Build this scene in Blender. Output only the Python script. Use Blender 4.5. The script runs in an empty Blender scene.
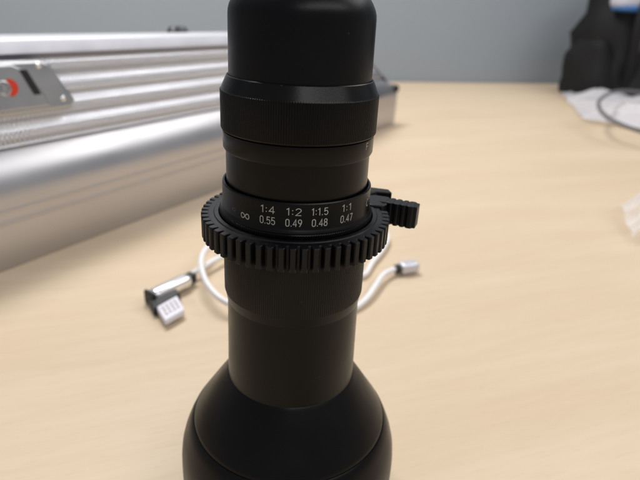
import bpy, bmesh, math, random
from mathutils import Vector, Matrix, noise
random.seed(7)
S = bpy.context.scene
COL = S.collection
PI = math.pi

# ------------------------------------------------------------------ camera
cd = bpy.data.cameras.new('camera'); cam = bpy.data.objects.new('camera', cd); COL.objects.link(cam)
R_ = Vector((0.99831938, -0.03029368, 0.04940345)); U_ = Vector((-0.0327489, 0.40841512, 0.91220864)); F_ = Vector((0.04781128, 0.91229348, -0.40673664))
m3 = Matrix((R_, U_, -F_)).transposed()
cam.matrix_world = Matrix.Translation((0, -0.158, 0.190)) @ m3.to_4x4()
cd.sensor_width = 36.0; cd.lens = 36.0 * 518.0 / 640.0
cd.clip_start = 0.01; cd.clip_end = 20
cd.dof.use_dof = True; cd.dof.focus_distance = 0.150; cd.dof.aperture_fstop = 15.0
S.camera = cam

# ------------------------------------------------------------------ world, lamps, exposure
w = bpy.data.worlds.new('World'); S.world = w; w.use_nodes = True
bg = w.node_tree.nodes['Background']; bg.inputs[0].default_value = (0.90, 0.94, 1.0, 1); bg.inputs[1].default_value = 0.33

def area(name, loc, target, sx, sy, power, col):
    l = bpy.data.lights.new(name, 'AREA'); l.shape = 'RECTANGLE'; l.size = sx; l.size_y = sy; l.energy = power; l.color = col
    o = bpy.data.objects.new(name, l); COL.objects.link(o); o.location = loc
    o.rotation_euler = (Vector(target) - Vector(loc)).to_track_quat('-Z', 'Y').to_euler()
    return o
area('ceiling_lamp', (-0.34, 0.86, 1.40), (-0.05, 0.55, 0), 0.9, 0.28, 23, (1.0, 0.97, 0.94))
area('ceiling_lamp', (1.25, 0.95, 1.45), (0.5, 0.6, 0), 1.4, 0.9, 11, (1.0, 0.97, 0.94))
area('ceiling_lamp', (0.72, -0.80, 1.25), (0.1, 0.1, 0.1), 1.85, 0.22, 10, (1.0, 0.97, 0.95))
S.view_settings.view_transform = 'Standard'; S.view_settings.look = 'None'
S.view_settings.exposure = 0.0; S.view_settings.gamma = 1.0

# ------------------------------------------------------------------ helpers
def tag(o, label=None, cat=None, group=None, kind=None):
    if label: o['label'] = label
    if cat: o['category'] = cat
    if group: o['group'] = group
    if kind: o['kind'] = kind
    return o
def empty(name, loc=(0, 0, 0), rz=0):
    o = bpy.data.objects.new(name, None); COL.objects.link(o); o.location = loc; o.rotation_euler = (0, 0, rz)
    o.empty_display_size = 0.02
    return o
def link(name, bm, mat, parent=None, smooth=True, angle=35, bevel=None, seg=2):
    bmesh.ops.recalc_face_normals(bm, faces=bm.faces)
    me = bpy.data.meshes.new(name); bm.to_mesh(me); bm.free()
    o = bpy.data.objects.new(name, me); COL.objects.link(o)
    if mat: me.materials.append(mat)
    if smooth:
        me.polygons.foreach_set('use_smooth', [True] * len(me.polygons))
        me.set_sharp_from_angle(angle=math.radians(angle))
    if bevel:
        b = o.modifiers.new('bevel', 'BEVEL'); b.width = bevel; b.segments = seg; b.limit_method = 'ANGLE'; b.angle_limit = math.radians(30)
        b.harden_normals = False
    if parent is not None: o.parent = parent
    return o
def lathe(bm, prof, n=192, rfun=None, close=False):
    """prof: list of (r, z) in millimetres"""
    rings = []
    for i, (r, z) in enumerate(prof):
        ring = []
        for k in range(n):
            a = 2 * PI * k / n
            rr = rfun(i, k, r) if rfun else r
            ring.append(bm.verts.new((rr * math.cos(a) / 1000, rr * math.sin(a) / 1000, z / 1000)))
        rings.append(ring)
    m = len(rings)
    for i in range(m if close else m - 1):
        A, B = rings[i], rings[(i + 1) % m]
        for k in range(n):
            k2 = (k + 1) % n
            bm.faces.new((A[k], A[k2], B[k2], B[k]))
    return rings
def box(bm, c, s, rot=None):
    r = bmesh.ops.create_cube(bm, size=1.0)
    M = Matrix.Translation(c) @ (rot.to_4x4() if rot else Matrix.Identity(4)) @ Matrix.Diagonal((s[0], s[1], s[2], 1))
    bmesh.ops.transform(bm, matrix=M, verts=r['verts'])
    return r['verts']
def prism(bm, poly, z0, z1, to=lambda x, y, z: (x, y, z)):
    a = [bm.verts.new(to(x, y, z0)) for x, y in poly]; b = [bm.verts.new(to(x, y, z1)) for x, y in poly]
    n = len(poly); bm.faces.new(a[::-1]); bm.faces.new(b)
    for i in range(n): bm.faces.new((a[i], a[(i + 1) % n], b[(i + 1) % n], b[i]))
def spline(pts, n=10):
    P = [Vector(p) for p in pts]; out = []
    for i in range(len(P) - 1):
        p0 = P[max(i - 1, 0)]; p1 = P[i]; p2 = P[i + 1]; p3 = P[min(i + 2, len(P) - 1)]
        for k in range(n):
            t = k / n
            out.append(0.5 * ((2 * p1) + (-p0 + p2) * t + (2 * p0 - 5 * p1 + 4 * p2 - p3) * t * t + (-p0 + 3 * p1 - 3 * p2 + p3) * t ** 3))
    out.append(P[-1]); return out
def tube(bm, pts, r, n=14, cap=True):
    T = None; N = None; rings = []
    for i, p in enumerate(pts):
        t = (pts[min(i + 1, len(pts) - 1)] - pts[max(i - 1, 0)]).normalized()
        if N is None:
            N = t.orthogonal().normalized()
        else:
            N = (N - t * N.dot(t)).normalized()
        B = t.cross(N); rr = r(i / (len(pts) - 1)) if callable(r) else r
        rings.append([bm.verts.new(p + (N * math.cos(2 * PI * k / n) + B * math.sin(2 * PI * k / n)) * rr) for k in range(n)])
    for A, Bq in zip(rings, rings[1:]):
        for k in range(n): bm.faces.new((A[k], A[(k + 1) % n], Bq[(k + 1) % n], Bq[k]))
    if cap: bm.faces.new(rings[0][::-1]); bm.faces.new(rings[-1])

# ------------------------------------------------------------------ materials
def mat(name, col, rough=0.5, metal=0.0, spec=0.5, noise_amt=0.0, noise_scale=40, bump=0.0, bump_scale=400, coat=0, trans=0, ior=1.45, alpha=1.0, rough_var=0.0, sss=0):
    m = bpy.data.materials.new(name); m.use_nodes = True; nt = m.node_tree; N = nt.nodes; L = nt.links
    b = N['Principled BSDF']; b.inputs['Base Color'].default_value = (*col, 1); b.inputs['Roughness'].default_value = rough
    b.inputs['Metallic'].default_value = metal; b.inputs['Specular IOR Level'].default_value = spec; b.inputs['IOR'].default_value = ior
    b.inputs['Coat Weight'].default_value = coat; b.inputs['Transmission Weight'].default_value = trans; b.inputs['Alpha'].default_value = alpha
    tc = N.new('ShaderNodeTexCoord')
    if noise_amt > 0 or rough_var > 0:
        nz = N.new('ShaderNodeTexNoise'); nz.inputs['Scale'].default_value = noise_scale; nz.inputs['Detail'].default_value = 5
        L.new(tc.outputs['Object'], nz.inputs['Vector'])
        if noise_amt > 0:
            mx = N.new('ShaderNodeMix'); mx.data_type = 'RGBA'
            mx.inputs['A'].default_value = (*[c * (1 - noise_amt) for c in col], 1); mx.inputs['B'].default_value = (*[min(1, c * (1 + noise_amt)) for c in col], 1)
            L.new(nz.outputs['Fac'], mx.inputs['Factor']); L.new(mx.outputs['Result'], b.inputs['Base Color'])
        if rough_var > 0:
            mr = N.new('ShaderNodeMapRange'); mr.inputs['To Min'].default_value = rough - rough_var; mr.inputs['To Max'].default_value = rough + rough_var
            mr.inputs['From Min'].default_value = .3; mr.inputs['From Max'].default_value = .7
            L.new(nz.outputs['Fac'], mr.inputs['Value']); L.new(mr.outputs['Result'], b.inputs['Roughness'])
    if bump > 0:
        n2 = N.new('ShaderNodeTexNoise'); n2.inputs['Scale'].default_value = bump_scale; n2.inputs['Detail'].default_value = 3
        L.new(tc.outputs['Object'], n2.inputs['Vector'])
        bp = N.new('ShaderNodeBump'); bp.inputs['Strength'].default_value = bump; bp.inputs['Distance'].default_value = 0.0002
        L.new(n2.outputs['Fac'], bp.inputs['Height']); L.new(bp.outputs['Normal'], b.inputs['Normal'])
    return m
def dusty(m, amount=0.4):
    """sparse pale dust specks on a dark surface"""
    nt = m.node_tree; N = nt.nodes; L = nt.links; b = N['Principled BSDF']
    tc = N.new('ShaderNodeTexCoord'); v = N.new('ShaderNodeTexVoronoi'); v.inputs['Scale'].default_value = 420; L.new(tc.outputs['Object'], v.inputs['Vector'])
    r = N.new('ShaderNodeMapRange'); r.inputs['From Min'].default_value = .10; r.inputs['From Max'].default_value = .04; L.new(v.outputs['Distance'], r.inputs['Value'])
    sep = N.new('ShaderNodeSeparateColor'); L.new(v.outputs['Color'], sep.inputs['Color'])
    g = N.new('ShaderNodeMath'); g.operation = 'GREATER_THAN'; g.inputs[1].default_value = 0.955; L.new(sep.outputs[0], g.inputs[0])
    mu = N.new('ShaderNodeMath'); mu.operation = 'MULTIPLY'; L.new(g.outputs[0], mu.inputs[0]); L.new(r.outputs['Result'], mu.inputs[1])
    m2 = N.new('ShaderNodeMath'); m2.operation = 'MULTIPLY'; m2.inputs[1].default_value = amount; L.new(mu.outputs[0], m2.inputs[0])
    mx = N.new('ShaderNodeMix'); mx.data_type = 'RGBA'; mx.inputs['B'].default_value = (.35, .35, .34, 1)
    src = b.inputs['Base Color'].links[0].from_socket if b.inputs['Base Color'].links else None
    if src: L.new(src, mx.inputs['A'])
    else: mx.inputs['A'].default_value = b.inputs['Base Color'].default_value
    L.new(m2.outputs[0], mx.inputs['Factor']); L.new(mx.outputs['Result'], b.inputs['Base Color'])
    return m
M_anod = dusty(mat('black_anodised', (0.0022, 0.0021, 0.0020), rough=0.31, spec=0.22, rough_var=.05, noise_amt=.15, noise_scale=90, bump=.05, bump_scale=3000), .10)
M_ring = dusty(mat('black_satin_ring', (0.0016, 0.0016, 0.0017), rough=0.27, spec=0.24, rough_var=.05, bump=.08, bump_scale=2500), .10)
M_cap = dusty(mat('black_matte_cap', (0.0018, 0.0020, 0.0030), rough=0.36, spec=0.20, rough_var=.08, bump=.12, bump_scale=2500), .12)
M_hood = mat('black_hood', (0.0020, 0.0020, 0.0026), rough=0.33, spec=0.20, rough_var=.09, bump=.05, bump_scale=1800)
M_gear = dusty(mat('black_moulded_gear', (0.0030, 0.0032, 0.0044), rough=0.42, spec=0.30, rough_var=.08, noise_amt=.2, noise_scale=200, bump=.25, bump_scale=1200), .8)
M_text = mat('white_paint', (0.36, 0.36, 0.34), rough=.6, noise_amt=.12, noise_scale=1500)
M_textdim = mat('grey_paint', (0.10, 0.10, 0.095), rough=.6)
M_bolt = mat('dark_steel', (0.10, .10, .105), rough=.35, metal=1)
M_cable = mat('white_cable', (0.80, 0.79, 0.80), rough=.4, noise_amt=.03)
M_chrome = mat('polished_plug_shell', (0.93, 0.93, 0.95), rough=.26, metal=1, rough_var=.04)
M_dark = mat('dark_grey_plastic', (0.02, 0.021, 0.024), rough=.45)
M_pale = mat('pale_plastic', (0.74, 0.72, 0.80), rough=.45)
M_gold = mat('contact_metal', (0.50, 0.47, 0.46), rough=.4, metal=.6)
M_plug = mat('grey_plug_shell', (0.62, 0.62, 0.68), rough=.38, metal=.5)
M_alu = mat('aluminium_trim', (0.53, 0.525, 0.545), rough=.34, metal=1, rough_var=.05, noise_amt=.03, noise_scale=12)
M_lid = mat('satin_lid_trim', (0.52, 0.52, 0.56), rough=.58, metal=1, rough_var=.05)
M_latch = mat('pressed_steel_latch', (0.50, 0.51, 0.53), rough=.32, metal=1, rough_var=.05, noise_amt=.06)
M_rivet = mat('bright_rivet', (0.9, 0.9, 0.9), rough=.15, metal=1)
M_red = mat('red_enamel', (0.62, 0.045, 0.02), rough=.4)
M_black = mat('black_rubber', (0.012, 0.012, 0.013), rough=.6)
M_bagcloth = mat('black_nylon', (0.004, 0.004, 0.005), rough=.75, noise_amt=.3, noise_scale=30, bump=.4, bump_scale=900)
M_bagpanel = mat('charcoal_nylon', (0.008, 0.0085, 0.009), rough=.7, noise_amt=.3, noise_scale=30)
M_white = mat('white_film', (0.55, 0.56, 0.64), rough=.35, noise_amt=.04)
M_blue = mat('blue_print', (0.05, 0.16, 0.42), rough=.5)
M_greycable = mat('grey_cable', (0.13, 0.13, 0.14), rough=.5)

def panel_mat():
    """corrugated aluminium sheet embossed with a fine diagonal pattern of studs (relief only)"""
    m = mat('embossed_aluminium', (0.63, 0.645, 0.70), rough=.40, metal=1, rough_var=.04)
    nt = m.node_tree; N = nt.nodes; L = nt.links; b = N['Principled BSDF']
    uv = N.new('ShaderNodeUVMap'); uv.uv_map = 'uv'
    mp = N.new('ShaderNodeMapping'); mp.inputs['Rotation'].default_value = (0, 0, math.radians(38)); mp.inputs['Scale'].default_value = (1 / .0030, 1 / .0030, 1); L.new(uv.outputs[0], mp.inputs['Vector'])
    v = N.new('ShaderNodeTexVoronoi'); v.voronoi_dimensions = '2D'; v.inputs['Randomness'].default_value = 0.0; v.inputs['Scale'].default_value = 1.0; L.new(mp.outputs[0], v.inputs['Vector'])
    r = N.new('ShaderNodeMapRange'); r.interpolation_type = 'SMOOTHSTEP'; r.inputs['From Min'].default_value = .46; r.inputs['From Max'].default_value = .12; L.new(v.outputs['Distance'], r.inputs['Value'])
    bp = N.new('ShaderNodeBump'); bp.inputs['Strength'].default_value = .15; bp.inputs['Distance'].default_value = .0002
    L.new(r.outputs['Result'], bp.inputs['Height']); L.new(bp.outputs['Normal'], b.inputs['Normal'])
    return m
M_panel = panel_mat()

def wood_mat():
    m = bpy.data.materials.new('birch_laminate'); m.use_nodes = True; nt = m.node_tree; N = nt.nodes; L = nt.links; b = N['Principled BSDF']
    tc = N.new('ShaderNodeTexCoord')
    def streak(sx, sy, scale, detail, rough=.5):
        mp = N.new('ShaderNodeMapping'); mp.inputs['Rotation'].default_value = (0, 0, math.radians(-19)); L.new(tc.outputs['Object'], mp.inputs['Vector'])
        mp2 = N.new('ShaderNodeMapping'); mp2.inputs['Scale'].default_value = (sx, sy, 1); L.new(mp.outputs[0], mp2.inputs['Vector'])
        n = N.new('ShaderNodeTexNoise'); n.inputs['Scale'].default_value = scale; n.inputs['Detail'].default_value = detail; n.inputs['Roughness'].default_value = rough
        n.inputs['Distortion'].default_value = .6
        L.new(mp2.outputs[0], n.inputs['Vector']); return n
    broad = streak(1.2, 9, 2.2, 4); fine = streak(5, 60, 3, 6, .6); pores = streak(25, 350, 3, 2)
    cr = N.new('ShaderNodeValToRGB'); e = cr.color_ramp.elements
    e[0].position = .30; e[0].color = (0.580, 0.455, 0.320, 1); e[1].position = .70; e[1].color = (0.635, 0.517, 0.380, 1)
    L.new(broad.outputs['Fac'], cr.inputs['Fac'])
    cr2 = N.new('ShaderNodeValToRGB'); e = cr2.color_ramp.elements
    e[0].position = .32; e[0].color = (0.965, 0.95, 0.925, 1); e[1].position = .60; e[1].color = (1, 1, 1, 1); L.new(fine.outputs['Fac'], cr2.inputs['Fac'])
    cr3 = N.new('ShaderNodeValToRGB'); e = cr3.color_ramp.elements
    e[0].position = .30; e[0].color = (0.95, 0.93, 0.89, 1); e[1].position = .40; e[1].color = (1, 1, 1, 1); L.new(pores.outputs['Fac'], cr3.inputs['Fac'])
    def mul(a, c):
        x = N.new('ShaderNodeMix'); x.data_type = 'RGBA'; x.blend_type = 'MULTIPLY'; x.inputs['Factor'].default_value = 1; L.new(a, x.inputs['A']); L.new(c, x.inputs['B']); return x.outputs['Result']
    L.new(mul(mul(cr.outputs['Color'], cr2.outputs['Color']), cr3.outputs['Color']), b.inputs['Base Color'])
    b.inputs['Roughness'].default_value = .46; b.inputs['Specular IOR Level'].default_value = .35
    return m
M_wood = wood_mat()
def wall_mat():
    m = mat('grey_wall_paint', (0.300, 0.342, 0.388), rough=.8, noise_amt=.035, noise_scale=2.2, bump=.2, bump_scale=120)
    return m
M_wall = wall_mat()

# ------------------------------------------------------------------ setting: wall and table
wd = Vector((0.9634, 0.2680, 0)); wn = Vector((-wd.y, wd.x, 0)); w0 = Vector((0.302, 1.468, 0))
bm = bmesh.new()
rotw = Matrix.Rotation(math.atan2(wd.y, wd.x), 3, 'Z')
box(bm, w0 + wn * 0.055 + Vector((0, 0, 0.55)), (6.5, 0.10, 2.7), rotw)
tag(link('wall', bm, M_wall, smooth=False), kind='structure')
bm = bmesh.new()
a = w0 - wd * 2.6 ; b_ = w0 + wd * 2.2
a.y -= 0; poly = [(a.x, a.y), (-1.9, -0.75), (2.1, -0.75), (b_.x, b_.y)]
prism(bm, poly, -0.028, 0.0)
table = tag(link('table', bm, M_wood, smooth=False, bevel=.002), 'pale birch wood table top carrying the lens, cables and case', 'table')

# ------------------------------------------------------------------ aluminium case (own frame: x along, y out to the camera, z up)
case = empty('flight_case', (-0.217, 0.189, 0.0)); 
cu = Vector((0.5364, 0.8440, 0)); cn = Vector((0.8440, -0.5364, 0))
case.rotation_euler = (0, 0, math.atan2(cu.y, cu.x))     # local +x = along, local -y = out
tag(case, 'large ribbed aluminium case with a steel latch, standing behind the lens at the left', 'case')
U0, U1 = -0.20, 0.735
def zlim(u, z): return min(z, 0.1600 - max(0, u - 0.563) * 0.545)
def sweep(name, prof, material, us, uvs=False, closed=True, ang=50):
    bm = bmesh.new(); cols = []
    for u in us:
        cols.append([bm.verts.new((u, -o, zlim(u, z))) for o, z in prof])
    L = [0]
    for p, q in zip(prof, prof[1:]): L.append(L[-1] + math.hypot(q[0] - p[0], q[1] - p[1]))
    lay = bm.loops.layers.uv.new('uv') if uvs else None
    n = len(prof)
    for i in range(len(us) - 1):
        A, B = cols[i], cols[i + 1]
        for k in range(n if closed else n - 1):
            k2 = (k + 1) % n
            if (A[k].co - A[k2].co).length < 1e-7 and (B[k].co - B[k2].co).length < 1e-7: continue
            f = bm.faces.new((A[k], A[k2], B[k2], B[k]))
            if lay:
                for lp, (uu, ll) in zip(f.loops, ((us[i], L[k]), (us[i], L[k2]), (us[i + 1], L[k2]), (us[i + 1], L[k]))): lp[lay].uv = (uu, ll)
    if closed:
        try: bm.faces.new(cols[0][::-1]); bm.faces.new(cols[-1])
        except ValueError: pass
    bmesh.ops.remove_doubles(bm, verts=bm.verts, dist=1e-6)
    return link(name, bm, material, case, angle=ang)
us = [U0, 0.0, 0.2, 0.4, 0.5, 0.56, 0.575, 0.60, 0.63, 0.66, 0.69, 0.71, 0.725, U1]
usd = [U0 + (U1 - U0) * i / 60 for i in range(61)]
# base extrusion: upright below, curving back under the ribbed sheet, two fine drawn grooves
bp_ = [(-0.150, 0.0), (-0.001, 0.0), (0.0, 0.002)]
z = .004
while z < .0856:
    t_ = max(0.0, (z - .050) / .036); o_ = -.0172 * t_ ** 2.2
    for zc_ in (.036, .0445): o_ += .00035 * math.exp(-((z - zc_) / .0012) ** 2)
    bp_.append((o_, z)); z += .0006
bp_ += [(-0.0180, 0.0862), (-0.150, 0.0862)]
sweep('base_trim', bp_, M_alu, us)
rp = []
z0, z1 = 0.0862, 0.1485
P_ = 0.0152
def ribout(z):
    ph = ((z - 0.1440) / P_ + .5) % 1.0          # one rib: upright face, then a shoulder leaning back, then a quick return
    if ph < .42: return 0.0
    if ph < .50: return -.0050 * ((ph - .42) / .08) ** 2 * .12
    if ph < .88: return -.0006 - .0038 * (ph - .50) / .38
    if ph < .94: return -.0044 - .0002 * (ph - .88) / .06
    return -.0046 + .0046 * (ph - .94) / .06
for i in range(121):
    z = z0 + (z1 - z0) * i / 120
    rp.append((-0.0110 - .13 * (z - z0) + sum(ribout(z + d) for d in (-.0006, -.0003, 0, .0003, .0006)) / 5, z))
rib_prof = list(rp)
rp = rp + [(-0.030, z1), (-0.030, z0)]
sweep('ribbed_panel', rp, M_panel, us, uvs=True)
# the small studs embossed in the sheet, row by row on the slant
bm = bmesh.new(); z = z0 + .002; row = 0
while z < z1 - .0015:
    k0 = min(range(len(rib_prof)), key=lambda i: abs(rib_prof[i][1] - z)); o_ = rib_prof[k0][0]
    ka, kb = rib_prof[max(k0 - 3, 0)], rib_prof[min(k0 + 3, len(rib_prof) - 1)]
    tz = Vector((0, -(kb[0] - ka[0]), kb[1] - ka[1])).normalized(); nr = Vector((0, -tz.z, tz.y)) 
    if nr.y > 0: nr = -nr
    u = -.02 + (row % 2) * .0018
    while u < .56 and z < zlim(u, z) + 1e-6:
        c = Vector((u, -o_, z)); rings = []
        for rr, hh in ((.00125, -.0002), (.00098, .00045), (.00045, .00085)):
            rings.append([bm.verts.new(c + Vector((math.cos(t * PI / 3) * rr, 0, 0)) + tz * (math.sin(t * PI / 3) * rr) + nr * hh) for t in range(6)])
        for A, B in zip(rings, rings[1:]):
            for t in range(6): bm.faces.new((A[t], A[(t + 1) % 6], B[(t + 1) % 6], B[t]))
        bm.faces.new(rings[-1]); u += .0036
    z += .0027; row += 1
M_stud = mat('polished_stud', (0.92, 0.93, 0.96), rough=.14, metal=1)
tag(link('embossed_stud', bm, M_stud, case, angle=60), kind='stuff')
tp = [(-0.0240, 0.1485), (-0.0185, 0.1487), (-0.0165, 0.1493), (-0.0158, 0.1502), (-0.0164, 0.1515), (-0.0198, 0.1583), (-0.0212, 0.1595), (-0.0235, 0.1600), (-0.070, 0.1580), (-0.125, 0.1555), (-0.138, 0.1540), (-0.142, 0.1500), (-0.143, 0.0862), (-0.031, 0.0862), (-0.031, 0.1485)]
sweep('lid_trim', tp, M_lid, us)
# rubber bumper on the far corner
bm = bmesh.new(); box(bm, (0.7300, 0.010, 0.0655), (0.014, 0.028, 0.013)); link('corner_bumper', bm, M_black, case, bevel=.005)
# carrying-strap stud at the back of the lid
bm = bmesh.new(); lathe(bm, [(0.1, 0), (11, 0), (11, 3), (8, 7), (0.1, 8)], 24)
for v in bm.verts: v.co.x *= 1.3
ho = link('strap_stud', bm, M_bolt, case); ho.location = (0.325, 0.130, 0.1548)
# latch
def onface(x, y, z): return (x, -z, y)     # polygon in (u, height), depth outwards
bm = bmesh.new()
prism(bm, [(-0.08, .1100), (.074, .1100), (.0795, .1155), (.0630, .1450), (.0565, .1480), (-0.08, .1480)], -0.0165, -0.0085, onface)
latch = link('latch_plate', bm, M_latch, case, bevel=.0028, seg=3); latch.location = (.009, -.014, .0005); latch.rotation_euler = (-.12, 0, 0)
bm = bmesh.new()
prism(bm, [(-0.08, .1140), (.0560, .1140), (.0520, .1250), (.0400, .1420), (.0330, .1455), (-0.08, .1455)], -0.0090, -0.0062, onface)
link('latch_face', bm, M_latch, latch, bevel=.0020, seg=3)
bm = bmesh.new(); prism(bm, [(.0445, .1235), (.0500, .1235), (.0430, .1415), (.0375, .1415)], -0.0070, -0.0052, onface)
link('latch_slot', bm, M_black, latch, bevel=.0008)
for (u, z) in ((.0540, .1435), (.0680, .1185)):
    bm = bmesh.new(); lathe(bm, [(0.05, 1.6), (1.2, 1.5), (2.2, .8), (2.5, 0), (2.5, -1)], 20)
    for v in bm.verts: v.co = Vector((v.co.x, -v.co.z, v.co.y))
    r_ = link('rivet', bm, M_rivet, latch); r_.location = (u, 0.0088, z)
bm = bmesh.new(); lathe(bm, [(0.05, 2.2), (1.6, 2.2), (2.0, 1.2), (3.4, 1.2), (4.4, 2.8), (5.2, 2.4), (5.4, 0), (5.4, -2)], 32)
for v in bm.verts: v.co = Vector((v.co.x, -v.co.z, v.co.y))
r_ = link('lock', bm, M_latch, latch); r_.location = (0.0225, 0.0062, .1300)
bm = bmesh.new()
arc = [(math.cos(t) * 11.5, math.sin(t) * 7.6) for t in [math.radians(-55 + 110 * i / 10) for i in range(11)]]
arc2 = [(math.cos(t) * 5.6, math.sin(t) * 5.8) for t in [math.radians(55 - 110 * i / 10) for i in range(11)]]
prism(bm, [(.0225 + x / 1000, .1300 + y / 1000) for x, y in arc + arc2], -0.0064, -0.0054, onface)
link('lock_marker', bm, M_red, latch, bevel=.0003)

# ------------------------------------------------------------------ the lens
lens = empty('camera_lens', (0, 0, 0))
tag(lens, 'black macro lens standing upright on its flared hood with a toothed gear ring', 'lens')
def part(name, prof, m, n=192, rfun=None, ang=28, parent=lens, close=False):
    bm = bmesh.new(); lathe(bm, prof, n, rfun, close); return link(name, bm, m, parent, angle=ang)
part('rear_cap', [(20.9, 170.8), (20.75, 187.6), (20.65, 189.0), (20.3, 190.3), (19.6, 191.7), (18.9, 192.8), (18.2, 193.6), (17.6, 194.0), (0.1, 194.2)], M_cap, ang=40)
KN = 210
def knurl(rows, depth, per=4):
    def f(i, k, r):
        return r - (depth if (k % per) >= per // 2 else 0) if i in rows else r
    return f
part('focus_grip', [(20.95, 171.0), (21.0, 171.75), (21.25, 171.95), (21.5, 171.75), (23.05, 168.35), (23.25, 167.95), (23.42, 167.85), (23.45, 157.1), (23.2, 156.7), (22.4, 156.6)], M_ring, KN * 4, knurl({6, 7}, .16), ang=25)
part('index_band', [(22.4, 156.35), (22.9, 156.2), (22.95, 155.9), (22.9, 151.4), (22.6, 150.8), (22.0, 150.7)], M_anod)
part('inner_barrel', [(22.1, 157), (22.1, 150), (22.15, 139.5), (22.0, 136)], M_anod)
sr = part('scale_ring', [(22.45, 137.0), (22.5, 140.3), (22.7, 140.6), (23.15, 140.65), (23.38, 140.35), (23.45, 139.9), (23.5, 133.2), (23.7, 132.7), (24.1, 132.2), (24.2, 131.8), (23.9, 131.5)], M_anod)
part('fine_knurl', [(23.3, 131.9), (24.35, 131.6), (24.55, 131.3), (24.55, 129.2), (24.3, 128.8)], M_ring, KN * 4, knurl({1, 2, 3}, .22), ang=25)
part('aperture_ring', [(22.6, 126), (23.5, 125.6), (23.55, 103.2), (23.35, 102.7), (23.3, 102.4), (22.75, 99.4), (22.4, 99.2)], M_anod, KN * 4, knurl({1, 2}, .15), ang=25)
part('lower_barrel', [(22.6, 103), (22.6, 98), (23.05, 65)], M_anod)
part('hood_cone', [(22.9, 68.2), (23.2, 67.9), (23.8, 67.0), (25.1, 65.2), (28.9, 59.6), (32.8, 53.6), (35.7, 49.2), (36.15, 48.2), (36.2, 47.4), (35.7, 46.9)], M_hood, ang=30)
part('hood_rim', [(35.6, 47.3), (36.4, 47.6), (37.0, 47.1), (38.6, 43.6), (40.1, 39.6), (41.1, 35.6), (41.55, 31.5), (41.7, 27), (41.6, 6), (41.2, 1.0), (40.6, 0.0), (38.0, 0.0), (37.5, 1), (37.0, 30), (34, 45)], M_hood, ang=40)

# painted lettering on the scale: stroke-built characters wrapped round the ring
def arc_(cx, cy, rx, ry, a0, a1, n=10): return [(cx + rx * math.cos(math.radians(a0 + (a1 - a0) * i / n)), cy + ry * math.sin(math.radians(a0 + (a1 - a0) * i / n))) for i in range(n + 1)]
GL = {'0': (.56, [arc_(.28, .74, .24, .24, 0, 180) + arc_(.28, .26, .24, .24, 180, 360) + [(.52, .74)]]),
 '1': (.34, [[(.04, .80), (.24, .98), (.24, 0)]]),
 '2': (.56, [arc_(.28, .72, .24, .26, 170, -30) + [(.03, .02), (.54, .02)]]),
 '4': (.58, [[(.42, 0), (.42, .98), (.03, .28), (.57, .28)]]),
 '5': (.56, [[(.50, .98), (.08, .98), (.06, .54)] + arc_(.27, .33, .25, .31, 125, -155)]),
 '7': (.54, [[(.03, .97), (.51, .97), (.20, 0)]]),
 '8': (.56, [arc_(.28, .75, .21, .22, 0, 360, 16), arc_(.28, .27, .25, .26, 0, 360, 16)]),
 '9': (.56, [arc_(.28, .70, .24, .27, 0, 360, 16), [(.52, .70), (.48, .45), (.22, 0)]]),
 ':': (.20, [[(.10, .12), (.10, .26)], [(.10, .62), (.10, .76)]]), '.': (.20, [[(.10, 0), (.10, .14)]]),
 'C': (.56, [arc_(.30, .50, .26, .48, 50, 310)]), 'F': (.5, [[(.08, 0), (.08, .97), (.48, .97)], [(.08, .52), (.42, .52)]]),
 'o': (.5, [arc_(.25, .30, .22, .28, 0, 360, 14)])}
def wrap_text(s, az, zc, wid, hgt, r, m, parent, name='scale_number', sw=.110):
    tot = sum(GL[c][0] for c in s) + .16 * (len(s) - 1); bm = bmesh.new(); x0 = 0; kx = wid / tot; ky = hgt
    for c in s:
        for li, st in enumerate(GL[c][1]):
            P = [Vector(((x0 + x - tot / 2) * kx, (y - .5) * ky, 0)) for x, y in st]; h = sw * hgt / 2
            Lf, Rt = [], []
            loop = (P[0] - P[-1]).length < 1e-6
            for i, p in enumerate(P):
                a = P[i - 1] if i > 0 else (P[-2] if loop else None); b = P[i + 1] if i < len(P) - 1 else (P[1] if loop else None)
                t1 = (p - a).normalized() if a is not None and (p - a).length > 1e-6 else None; t2 = (b - p).normalized() if b is not None and (b - p).length > 1e-6 else None
                t1 = t1 or t2; t2 = t2 or t1; n1 = Vector((-t1.y, t1.x, 0)); n2 = Vector((-t2.y, t2.x, 0)); mm = (n1 + n2)
                mm = mm.normalized() if mm.length > 1e-3 else n1; k = h / max(.45, mm.dot(n1)); Lf.append(p + mm * k); Rt.append(p - mm * k)
            off = .012 + .004 * li
            def V(q, o): 
                a = math.radians(az) + q.x / r; return bm.verts.new((math.sin(a) * (r + o) / 1000, -math.cos(a) * (r + o) / 1000, (zc + q.y) / 1000))
            A = [V(q, off) for q in Lf]; B = [V(q, off) for q in Rt]
            for i in range(len(P) - 1): bm.faces.new((A[i], A[i + 1], B[i + 1], B[i]))
        x0 += GL[c][0] + .16
    return link(name, bm, m, parent, smooth=False)
RT = 23.52
for s, az, wd_ in (('1:4', -19.9, 4.3), ('1:2', -1.5, 4.3), ('1:1.5', 16.6, 4.9), ('1:1', 38.2, 3.6)):
    wrap_text(s, az, 138.25, wd_, 2.1, RT, M_text, sr)
for s, az in (('0.55', -20.0), ('0.49', -1.4), ('0.48', 16.8), ('0.47', 38.8)):
    wrap_text(s, az, 134.95, 4.6, 2.2, RT, M_text, sr)
wrap_text('C', 66.5, 136.8, 2.0, 2.3, RT, M_text, sr)
wrap_text('.', 64.0, 138.7, .8, .8, RT, M_text, sr)
wrap_text('o', -51.0, 135.4, 1.8, 1.4, RT, M_textdim, sr)
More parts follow.
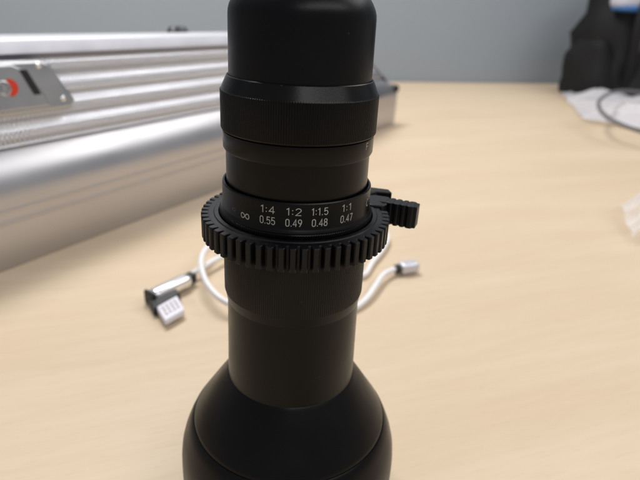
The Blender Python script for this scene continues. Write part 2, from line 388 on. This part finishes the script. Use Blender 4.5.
# infinity sign as a ribbon figure of eight
bm = bmesh.new(); n = 48; ins, outs = [], []
for k in range(n):
    t = 2 * PI * k / n; d = 1 + math.sin(t) ** 2
    def lem(t): 
        d = 1 + math.sin(t) ** 2; return Vector((1.55 * math.cos(t) / d, 2.1 * math.sin(t) * math.cos(t) / d, 0))
    p = lem(t); tg = (lem(t + .01) - lem(t - .01)).normalized(); nn = Vector((-tg.y, tg.x, 0)) * .16
    for lst, q in ((ins, p + nn), (outs, p - nn)):
        a = math.radians(-38.6) + q.x / RT; lst.append(bm.verts.new((math.sin(a) * (RT + .02) / 1000, -math.cos(a) * (RT + .02) / 1000, (134.6 + q.y) / 1000)))
for k in range(n): bm.faces.new((ins[k], ins[(k + 1) % n], outs[(k + 1) % n], outs[k]))
link('infinity_mark', bm, M_text, sr, smooth=False)
ib = [o for o in lens.children if o.name == 'index_band'][0]
wrap_text('F', 59.3, 154.7, 1.5, 1.9, 22.96, M_text, ib, name='band_letter')

# gear ring
GZ0, GZ1 = 122.6, 130.1
gr = part('gear_ring', [(24.0, GZ1 - .9), (24.6, GZ1 - .5), (24.9, GZ1 + .15), (26.1, GZ1 + .15), (26.4, GZ1 - .15), (28.0, GZ1 - .15), (28.2, GZ1 - .35), (28.2, GZ0 + .3), (27.9, GZ0), (24.0, GZ0)], M_gear, 208, close=True)
TN = 58
bm = bmesh.new()
def tooth_bm():
    bm = bmesh.new(); w = 2 * PI * 28.2 / TN
    secs = [(27.9, w * .40), (28.6, w * .375), (29.5, w * .325), (30.1, w * .27), (30.28, w * .21)]
    zz = [(GZ0, .18), (GZ0 + .18, 0), (GZ1 - .33, 0), (GZ1 - .15, .18)]
    grid = {}
    for iz, (z, ins_) in enumerate(zz):
        for ir, (r, hw) in enumerate(secs):
            for sgn in (-1, 1):
                rr = r - (ins_ if ir >= 2 else 0); hh = hw - ins_ * .5
                grid[iz, ir, sgn] = bm.verts.new((rr / 1000, sgn * hh / 1000, z / 1000))
    NR, NZ = len(secs), len(zz)
    for iz in range(NZ - 1):
        for ir in range(NR - 1):
            for s in (-1, 1): bm.faces.new((grid[iz, ir, s], grid[iz, ir + 1, s], grid[iz + 1, ir + 1, s], grid[iz + 1, ir, s]))
        bm.faces.new((grid[iz, NR - 1, -1], grid[iz, NR - 1, 1], grid[iz + 1, NR - 1, 1], grid[iz + 1, NR - 1, -1]))
    for iz in (0, NZ - 1):
        for ir in range(NR - 1): bm.faces.new((grid[iz, ir, -1], grid[iz, ir + 1, -1], grid[iz, ir + 1, 1], grid[iz, ir, 1]))
    return bm
tooth0 = None
for k in range(TN):
    a = 2 * PI * (k + .35) / TN
    deg = math.degrees(a)
    if 5 < deg < 42: continue                   # the clamp sits here
    if tooth0 is None: tooth0 = t_ = link('tooth', tooth_bm(), M_gear, gr, angle=30)
    else: t_ = tooth0.copy(); COL.objects.link(t_); t_.parent = gr
    t_.rotation_euler = (0, 0, a)
# clamp: short lug behind, long ribbed lever in front, bolt between them
def V2(*p): return [(x / 1000, y / 1000) for x, y in p]
bm = bmesh.new(); prism(bm, V2((20, 18.2), (23, 22.5), (27, 23.4), (33.5, 21.5), (34.2, 17.6), (28.5, 18.4), (24.8, 15.0)), .1232, .1312)
link('clamp_lug', bm, M_gear, gr, bevel=.0004)
bm = bmesh.new(); prism(bm, V2((22.6, 10.5), (24.2, 14.6), (27.6, 16.0), (32.2, 14.3), (30.8, 6.4), (29.0, 4.5), (25.0, 5.0)), .1231, .1308)
lev = link('lever', bm, M_gear, gr, bevel=.0004)
# grip: bar with ridges across both faces
ga = math.radians(-24); d_ = Vector((math.cos(ga), math.sin(ga), 0)); pn = Vector((-d_.y, d_.x, 0)); o0 = Vector((.0292, .0110, 0))
def gp_(x, y, z): q = o0 + d_ * (x / 1000) + pn * (y / 1000); return (q.x, q.y, z)
bm = bmesh.new(); prism(bm, [(0, -2.3), (13.3, -2.3), (13.3, 2.3), (0, 2.3)], .12325, .13105, gp_)
link('grip_bar', bm, M_gear, lev, bevel=.0003)
for i in range(5):
    bm = bmesh.new(); xc = 1.6 + i * 2.35
    w_ = 1.0 if i < 4 else 1.35
    prism(bm, [(xc - w_, -2.25), (xc - w_ * .55, -2.95), (xc + w_ * .55, -2.95), (xc + w_, -2.25), (xc + w_, 2.25), (xc + w_ * .55, 2.95), (xc - w_ * .55, 2.95), (xc - w_, 2.25)], .12315, .13115, gp_)
    link('grip_ridge', bm, M_gear, lev, bevel=.00025)
bm = bmesh.new(); lathe(bm, [(.05, 12), (1.6, 12), (1.6, 0), (.05, 0)], 20)
for v in bm.verts: v.co = Vector((v.co.x, v.co.z - .002, v.co.y))
bo = link('clamp_bolt', bm, M_bolt, gr); bo.location = (.0292, .0125, .1272)

# ------------------------------------------------------------------ white charging cable
cab = empty('charging_cable', (-0.075, 0.19, 0))
tag(cab, 'white looped charging cable with an angled plug at one end lying behind the lens', 'cable')
def at(p): return [Vector(q) - Vector((-0.075, 0.19, 0)) for q in p]
R = .0021
path = [(-.0785, .1815, .0056), (-.0685, .1960, .0070), (-.058, .2135, .0070), (-.035, .245, .004), (0.0, .238, .0024), (.030, .205, .0023), (.052, .196, .003), (.064, .220, .0035), (.0765, .246, .0040), (.0835, .270, .0045), (.080, .300, .005), (.055, .320, .006), (.010, .318, .004), (-.030, .288, .005),
        (-.057, .252, .009), (-.0690, .220, .0125), (-.0700, .194, .0142), (-.0645, .170, .014), (-.0555, .151, .0125), (-.0430, .1395, .0095), (-.015, .130, .0035), (.015, .132, .0023), (.040, .1465, .0025), (.052, .160, .004), (.0600, .1755, .0055), (.068, .192, .0060), (.0760, .2015, .0055), (.083, .207, .0052)]
bm = bmesh.new(); tube(bm, spline(at(path), 10), R); link('cord', bm, M_cable, cab, angle=60)
# angled plug
ax = Vector((.6, .8, 0)); px_ = Vector((.8, -.6, 0)); rotp = Matrix((ax, -px_, Vector((0, 0, 1)))).transposed()
def pb(name, s, t, z, sx, sy, sz, m, bev, parent=cab, base=(-.0985, .1505)):
    bm = bmesh.new(); c = Vector((base[0], base[1], z)) + ax * s + px_ * t - Vector((-0.075, 0.19, 0))
    box(bm, c, (sx, sy, sz), rotp); return link(name, bm, m, parent, bevel=bev, seg=4)
pl_ = pb('plug_body', .0178, .0020, .0060, .0340, .0105, .0100, M_chrome, .0040)
pb('end_cap', .0004, .0020, .0056, .0030, .0110, .0106, M_dark, .0018, pl_)
pb('collar', .0372, .0010, .0056, .0062, .0078, .0078, M_dark, .0018, pl_)
def offs(pts): return [(x / 1000 + .075, y / 1000 - .19) for x, y in pts]
bm = bmesh.new(); prism(bm, offs([(-97, 146), (-84, 165), (-77.5, 155), (-90.5, 134.5)]), .0006, .0070); link('plug_block', bm, M_dark, pl_, bevel=.0010)
tq = [(-89.5, 137.5), (-79.5, 153.0), (-70.5, 135.0), (-80.0, 121.0)]
bm = bmesh.new(); prism(bm, offs(tq), .0022, .0068); tip = link('plug_tip', bm, M_pale, pl_, bevel=.0012, seg=3)
def tpt(a, b): 
    p, q, r, t = [Vector(v) for v in tq]; x = (p * (1 - a) + q * a) * (1 - b) + (t * (1 - a) + r * a) * b; return (x.x, x.y)
for a0 in (.17, .36, .56, .75):
    for (aa, ba, ab, bb) in ((a0, .22, a0 + .07, .74), (a0 - .05, .20, a0 + .07, .28), (a0, .68, a0 + .11, .77), (a0 + .0, .44, a0 + .11, .51)):
        bm = bmesh.new(); prism(bm, offs([tpt(aa, ba), tpt(ab, ba), tpt(ab, bb), tpt(aa, bb)]), .0067, .0070); link('contact', bm, M_gold, tip, smooth=False)
# straight plug on the other end
p0 = Vector((.0795, .2045, .0052)) - Vector((-0.075, 0.19, 0)); dd = Vector((.93, .37, 0)).normalized()
bm = bmesh.new(); tube(bm, [p0 + dd * t for t in (0, .0006, .0044, .005)], lambda t: .0036 if .05 < t < .95 else .0030, 20); link('strain_relief', bm, M_dark, cab, angle=30)
bm = bmesh.new(); rr_ = Matrix((dd, Vector((-dd.y, dd.x, 0)), Vector((0, 0, 1)))).transposed()
box(bm, p0 + dd * .0125, (.0165, .0102, .0086), rr_); pg = link('plug_shell', bm, M_plug, cab, bevel=.0026, seg=4)

# ------------------------------------------------------------------ backpack against the wall
bp0 = Vector((0.900, 1.475, 0)); bag = empty('backpack', bp0, math.atan2(wd.y, wd.x))
tag(bag, 'black backpack with front pocket standing against the grey wall at the right', 'backpack')
def blob(name, c, s, e, m, parent, seed=0, amp=.01, taper=0.0, n=28):
    bm = bmesh.new(); bmesh.ops.create_uvsphere(bm, u_segments=n * 2, v_segments=n, radius=1)
    def sp(x, p): return math.copysign(abs(x) ** p, x)
    for v in bm.verts:
        x, y, z = v.co; q = Vector((sp(x, e), sp(y, e), sp(z, e))); k = 1 - taper * (q.z + 1) / 2
        q = Vector((q.x * s[0] * k, q.y * s[1] * k, q.z * s[2])) + Vector(c)
        nz = noise.noise(q * 14 + Vector((seed, 0, 0))); q += Vector((x, y, z)) * amp * nz
        q.z = max(q.z, 0.0); v.co = q
    return link(name, bm, m, parent, angle=60)
blob('body', (0.020, -.10, .165), (.170, .115, .180), .55, M_bagcloth, bag, 1, .035, .16)
blob('front_pocket', (0.02, -.175, .112), (.105, .06, .118), .45, M_bagpanel, bag, 2, .012, .12)
blob('side_pocket', (-.112, -.10, .075), (.062, .085, .085), .5, M_bagcloth, bag, 3, .015, .2)
bm = bmesh.new(); tube(bm, spline([Vector(p) for p in ((.02, -.08, .33), (.03, -.08, .365), (.08, -.08, .375), (.12, -.08, .365), (.13, -.08, .33))], 8), .009); link('carry_handle', bm, M_bagcloth, bag)
bm = bmesh.new(); tube(bm, spline([Vector(p) for p in ((-.06, -.19, .31), (-.11, -.215, .22), (-.10, -.215, .12), (-.075, -.19, .02))], 8), .012); link('strap', bm, M_bagcloth, bag)
blob('second_pocket', (.235, -.18, .10), (.115, .08, .105), .5, M_bagcloth, bag, 5, .015, .1)
bm = bmesh.new(); tube(bm, spline([Vector(p) for p in ((-.07, -.198, .03), (-.075, -.207, .12), (-.055, -.198, .205), (.02, -.198, .235), (.095, -.198, .205), (.11, -.207, .12), (.11, -.198, .03))], 8), .0035); link('zip', bm, M_greycable, bag)
bm = bmesh.new(); box(bm, (.125, -.215, .030), (.030, .004, .026)); link('care_tag', bm, M_white, bag, bevel=.001)
# white and blue packet resting on the pack
pk = empty('packet', (0.895, 1.295, 0.170), 0.25); tag(pk, 'white packet with a blue band tucked on top of the black backpack', 'packet')
blob('pouch', (0, 0, .090), (.105, .035, .035), .5, M_white, pk, 7, .01, .1)
blob('blue_band', (0, -.004, .060), (.103, .036, .009), .5, M_blue, pk, 8, .004)

# ------------------------------------------------------------------ crumpled white sheet and clear film
def sheet(name, outline, m, nx, ny, h, fr, seed, base=.002):
    bm = bmesh.new(); (x0, y0), (x1, y1), (x2, y2), (x3, y3) = outline; g = []
    for j in range(ny + 1):
        row = []
        for i in range(nx + 1):
            s, t = i / nx, j / ny
            x = (x0 * (1 - s) + x1 * s) * (1 - t) + (x3 * (1 - s) + x2 * s) * t; y = (y0 * (1 - s) + y1 * s) * (1 - t) + (y3 * (1 - s) + y2 * s) * t
            q = Vector((x * fr, y * fr, seed)); e = min(s, 1 - s, t, 1 - t) * 6; e = min(1, e)
            n1 = noise.ridged_multi_fractal(q, .9, 2.1, 4, 1.0, 2.0, noise_basis='BLENDER'); nn = abs(noise.noise(q * .7)) 
            wob = noise.noise(Vector((x * 9, y * 9, seed + 4))) * .025
            row.append(bm.verts.new((x + wob, y + wob * .6, base + h * max(0, .30 * n1 + .9 * nn) * (.25 + .75 * e))))
        g.append(row)
    for j in range(ny):
        for i in range(nx): bm.faces.new((g[j][i], g[j][i + 1], g[j + 1][i + 1], g[j + 1][i]))
    return link(name, bm, m, angle=50)
def film(name, col, trans, rough, gloss=.25):
    m = bpy.data.materials.new(name); m.use_nodes = True; N = m.node_tree.nodes; L = m.node_tree.links
    b = N['Principled BSDF']; b.inputs['Base Color'].default_value = (*col, 1); b.inputs['Roughness'].default_value = rough; b.inputs['Specular IOR Level'].default_value = .8
    t = N.new('ShaderNodeBsdfTransparent'); mx = N.new('ShaderNodeMixShader'); fr = N.new('ShaderNodeLayerWeight'); fr.inputs['Blend'].default_value = .35
    mr = N.new('ShaderNodeMapRange'); mr.inputs['To Min'].default_value = 1 - trans; mr.inputs['To Max'].default_value = 1; L.new(fr.outputs['Facing'], mr.inputs['Value'])
    L.new(mr.outputs['Result'], mx.inputs['Fac']); L.new(t.outputs[0], mx.inputs[1]); L.new(b.outputs[0], mx.inputs[2]); L.new(mx.outputs[0], N['Material Output'].inputs[0])
    return m
M_film = film('translucent_white_film', (.70, .70, .75), .62, .30)
M_clear = film('clear_film', (.85, .84, .87), .88, .12)
so = sheet('plastic_sheet', [(.60, .93), (.80, .72), (1.55, 1.62), (.80, 1.50)], M_film, 120, 120, .042, 10, 3.3)
tag(so, 'crumpled translucent white plastic sheet lying in front of the backpack', 'plastic sheet')
cf = sheet('clear_wrapper', [(.326, .288), (.42, .21), (.52, .42), (.352, .375)], M_clear, 80, 80, .045, 26, 9.1)
tag(cf, 'small crumpled clear plastic wrapper at the right edge of the table', 'wrapper')
bm = bmesh.new(); gp = [(1.00, 1.11, .03), (.90, 1.085, .045), (.826, 1.06, .05), (.794, 1.066, .05), (.725, 1.025, .055), (.656, .959, .055), (.597, .882, .05), (.562, .812, .045), (.547, .757, .04), (.552, .721, .035), (.571, .693, .030), (.615, .690, .022), (.70, .69, .012), (.80, .66, .006)]
tube(bm, spline([Vector(p) for p in gp], 10), .0036)
tag(link('grey_cord', bm, M_greycable, angle=60), 'thin grey cord looping over the white plastic sheet', 'cord')
